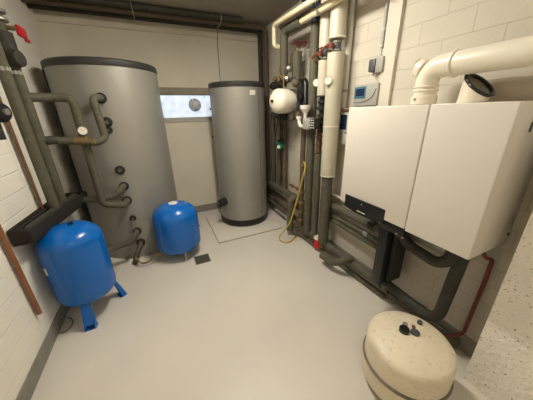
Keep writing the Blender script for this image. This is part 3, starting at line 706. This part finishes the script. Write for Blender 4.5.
text_part('VIESSMANN', 'lettering', m_dial, .0145, mx, cp)
a = at(361.5, 204.5, 0, BX - .014)
finish(cyl(newbm(), (BX - .016, a.y, a.z), (BX - .010, a.y, a.z), .004, 10), 'indicator', m_dial, cp)
# side details of the right boiler
p = at(531, 127, 1, .472); bm = newbm(); box(bm, p.x - .006, p.x + .012, .4705, .4725, p.z - .02, p.z + .02); finish(bm, 'sticker', m_dgrey, brt, smooth=False)
for (px, py) in ((513, 219), (511, 226), (508, 234)):
    p = at(px, py, 1, .472); finish(box(newbm(), p.x - .006, p.x + .008, .468, .473, p.z - .008, p.z + .008, bev=.002), 'side_clip', m_dgrey if py > 230 else m_lgrey, brt)
# black hydraulic box
t = thing('hydraulic_box', 'tall matt black box between the boilers and the floor', 'box', (1.42, .95, .27))
finish(box(newbm(), 1.36, 1.60, .97, 1.045, .28, .85, bev=.004), 'body', m_black, t)
finish(box(newbm(), 1.42, 1.54, .935, .967, .31, .85, bev=.004), 'rear_cover', m_rubber, t)
finish(box(newbm(), 1.31, 1.60, .83, 1.0, .775, .843, bev=.006), 'top_cover', m_black, t)
for (px, py) in ((402, 238), (396, 234)):
    a = at(px, py, 0, 1.305); finish(cyl(newbm(), (1.312, a.y, a.z), (1.304, a.y, a.z), .006, 10), 'screw', m_steel, t)
# under the right boiler
tag(finish(box(newbm(), 1.47, 1.60, .66, .88, .70, .84, bev=.004), 'connection_box', m_gal), 'grey metal connection box under the right boiler', 'box')
pipe('pipe', 'thick dark insulated pipe sagging from the black box up into the right boiler', m_foamd, [(1.42, .92, .74), (1.44, .86, .67), (1.45, .67, .64), (1.46, .60, .72), (1.46, .60, .85)], .034, .09)
pipe('pipe', 'thickest dark insulated pipe looping near the floor and up to the right boiler', m_foamd, [(1.50, 1.02, .22), (1.50, .61, .19), (1.50, .575, .86)], .035, .12)
pipe('pipe', 'grey floor pipe behind the off-white vessel', m_foam, [(1.60, 1.02, .06), (1.60, .50, .06)], .034, .05)
pipe('pipe', 'thin red-brown painted pipe dropping from the right boiler to the floor', m_redp, [(1.54, .55, .86), (1.57, .51, .745), (1.60, .487, .74), (1.605, .487, .60), (1.605, .495, .16), (1.56, .55, .10), (1.51, .60, .085)], .0105, .03)

# flue
t = thing('flue_pipe', 'thick glossy white flue pipe rising from the left boiler and running right', 'pipe', (1.45, .965, 1.56))
FR = .0575
finish(tube(newbm(), [(1.45, .965, 1.56), (1.45, .965, 1.752), (1.45, .36, 1.752)], FR, .085, 28), 'tube', m_flue, t)
band(t, (1.45, .965, 1.585), Zv, FR + .008, .045, m_flue, 'base_collar'); band(t, (1.45, .965, 1.635), Zv, FR + .006, .012, m_flue, 'bead')
band(t, (1.45, .965, 1.655), Zv, FR + .006, .008, m_flue, 'bead')
band(t, (1.45, .835, 1.752), Y, FR + .007, .014, m_flue, 'collar')
c_ = finish(cyl(newbm(), (1.45, .99, 1.745), (1.45, 1.03, 1.765), FR - .006, 24, bev=.004), 'inspection_cap', m_flue, t)
finish(cyl(newbm(), (1.45, 1.028, 1.764), (1.45, 1.036, 1.767), FR - .014, 24), 'cap_face', m_brass, c_)
p = at(417, 97, 0, 1.40)
finish(cyl(newbm(), (1.39, p.y - .0, 1.59), (1.383, p.y, 1.59), .008, 10), 'screw', m_gal, t)
t = thing('flue_stub', 'short white flue stub with a dark slanted opening on the right boiler', 'flue', (1.5, .75, 1.56))
bm = newbm(); nn = V(-.10, -.60, .79).normalized(); cc = V(1.49, .728, 1.642); base = V(1.50, .748, 1.56)
u, v, _ = frame(Zv); r0 = []; r1 = []; r2 = []
for k in range(32):
    a = 2 * pi * k / 32; q = V(cos(a) * .059, sin(a) * .059, 0); r0.append(bm.verts.new(base + q))
    h = -(nn.x * q.x + nn.y * q.y) / nn.z * 1.15; r1.append(bm.verts.new(cc + q * 1.08 + Zv * h)); r2.append(bm.verts.new(cc + q * .92 + Zv * h - Zv * .0))
r3 = [bm.verts.new(x.co - nn * .03) for x in r2]
for a, b_ in ((r0, r1), (r1, r2), (r2, r3)):
    for k in range(32): bm.faces.new((a[k], a[(k + 1) % 32], b_[(k + 1) % 32], b_[k]))
bm.faces.new(r0); bm.faces.new(r3)
finish(bm, 'tube', m_flue, t)
bm = newbm(); pr_ = [x for x in range(32)]
pts = []
for k in range(33):
    a = 2 * pi * k / 32; q = V(cos(a) * .059, sin(a) * .059, 0); h = -(nn.x * q.x + nn.y * q.y) / nn.z * 1.15; pts.append(cc + q * 1.0 + Zv * h + nn * .004)
tube(bm, pts, .0085, 0, 8); finish(bm, 'seal_ring', m_black, t)
bm = newbm(); vs = []
for k in range(32):
    a = 2 * pi * k / 32; q = V(cos(a) * .054, sin(a) * .054, 0); h = -(nn.x * q.x + nn.y * q.y) / nn.z * 1.15; vs.append(bm.verts.new(cc + q + Zv * h - nn * .002))
bm.faces.new(vs); finish(bm, 'inner_screen', m_dist, t, smooth=False)

# ================================================================ CONTROLS ON THE RIGHT WALL
t = thing('thermostat', 'grey heating controller with bluish display above the left boiler', 'controller', (RW, 1.55, 1.57))
CT0, CT1 = 1.435, 1.685
finish(box(newbm(), RW - .018, RW, CT0 - .004, CT1 + .002, 1.562, 1.732, bev=.004), 'back_plate', m_dgrey, t)
finish(box(newbm(), RW - .05, RW - .016, CT0 + .002, CT1, 1.568, 1.728, bev=.008), 'housing', m_grey, t)
finish(box(newbm(), RW - .053, RW - .048, 1.55, 1.672, 1.625, 1.715, bev=.002), 'display', m_screen, t)
finish(box(newbm(), RW - .0545, RW - .052, 1.565, 1.655, 1.645, 1.70, bev=.001), 'display_glass', m_navy, t)
bm = newbm(); tube(bm, [(RW - .052, 1.67, 1.60), (RW - .053, 1.58, 1.592), (RW - .052, 1.48, 1.625), (RW - .052, 1.45, 1.69)], .003, .05, 6); finish(bm, 'grip_line', m_dgrey, t)
t = thing('junction_box', 'small half black half grey switch box under the vertical conduit', 'switch box', (RW, 1.49, 1.81))
finish(box(newbm(), RW - .05, RW, 1.425, 1.49, 1.80, 1.905, bev=.008), 'housing', m_grey, t)
finish(box(newbm(), RW - .055, RW, 1.492, 1.555, 1.81, 1.90, bev=.012), 'switch_cover', m_dgrey, t)
finish(tube(newbm(), [(RW - .03, 1.50, 1.80), (RW - .03, 1.50, 1.77), (RW - .03, 1.46, 1.73)], .003, .02, 6), 'lead', m_lgrey, t)
t = thing('cable_conduit', 'thin grey vertical conduit on the right wall above the switch box', 'conduit', (RW - .02, 1.48, 1.9))
finish(tube(newbm(), [(RW - .02, 1.475, 1.97), (RW - .02, 1.475, CZ)], .012, n=12), 'tube', m_grey, t)
finish(tube(newbm(), [(RW - .02, 1.475, 1.90), (RW - .02, 1.475, 1.98)], .006, n=8), 'wire', m_lgrey, t)
band(t, (RW - .02, 1.475, 2.08), Zv, .016, .02, m_lgrey, 'clip'); band(t, (RW - .02, 1.475, 1.975), Zv, .014, .02, m_lgrey, 'end_sleeve')
a = at(348, 50, 0, RW - .04)
t = thing('cable_conduit', 'pale vertical conduit on the right wall just behind the thickest white riser', 'conduit', (RW - .04, a.y, 1.55))
finish(tube(newbm(), [(RW - .04, a.y, 1.54), (RW - .04, a.y, CZ)], .028, n=14), 'tube', m_lgrey, t)
band(t, (RW - .04, a.y, 1.70), Zv, .033, .025, m_gal, 'clip')
t = thing('control_unit', 'narrow pale wall unit with dark blue display left of the left boiler', 'controller', (RW, 1.77, 1.25))
finish(box(newbm(), RW - .05, RW, 1.70, 1.835, 1.34, 1.53, bev=.006), 'housing', m_lgrey, t)
finish(box(newbm(), RW - .055, RW - .048, 1.735, 1.815, 1.37, 1.50, bev=.002), 'display', m_navy, t)
finish(box(newbm(), RW - .045, RW, 1.70, 1.835, 1.235, 1.335, bev=.006), 'lower_cover', m_lgrey, t)
finish(box(newbm(), RW - .07, RW, 1.69, 1.86, 1.535, 1.553, bev=.003), 'top_rail', m_wood, t)
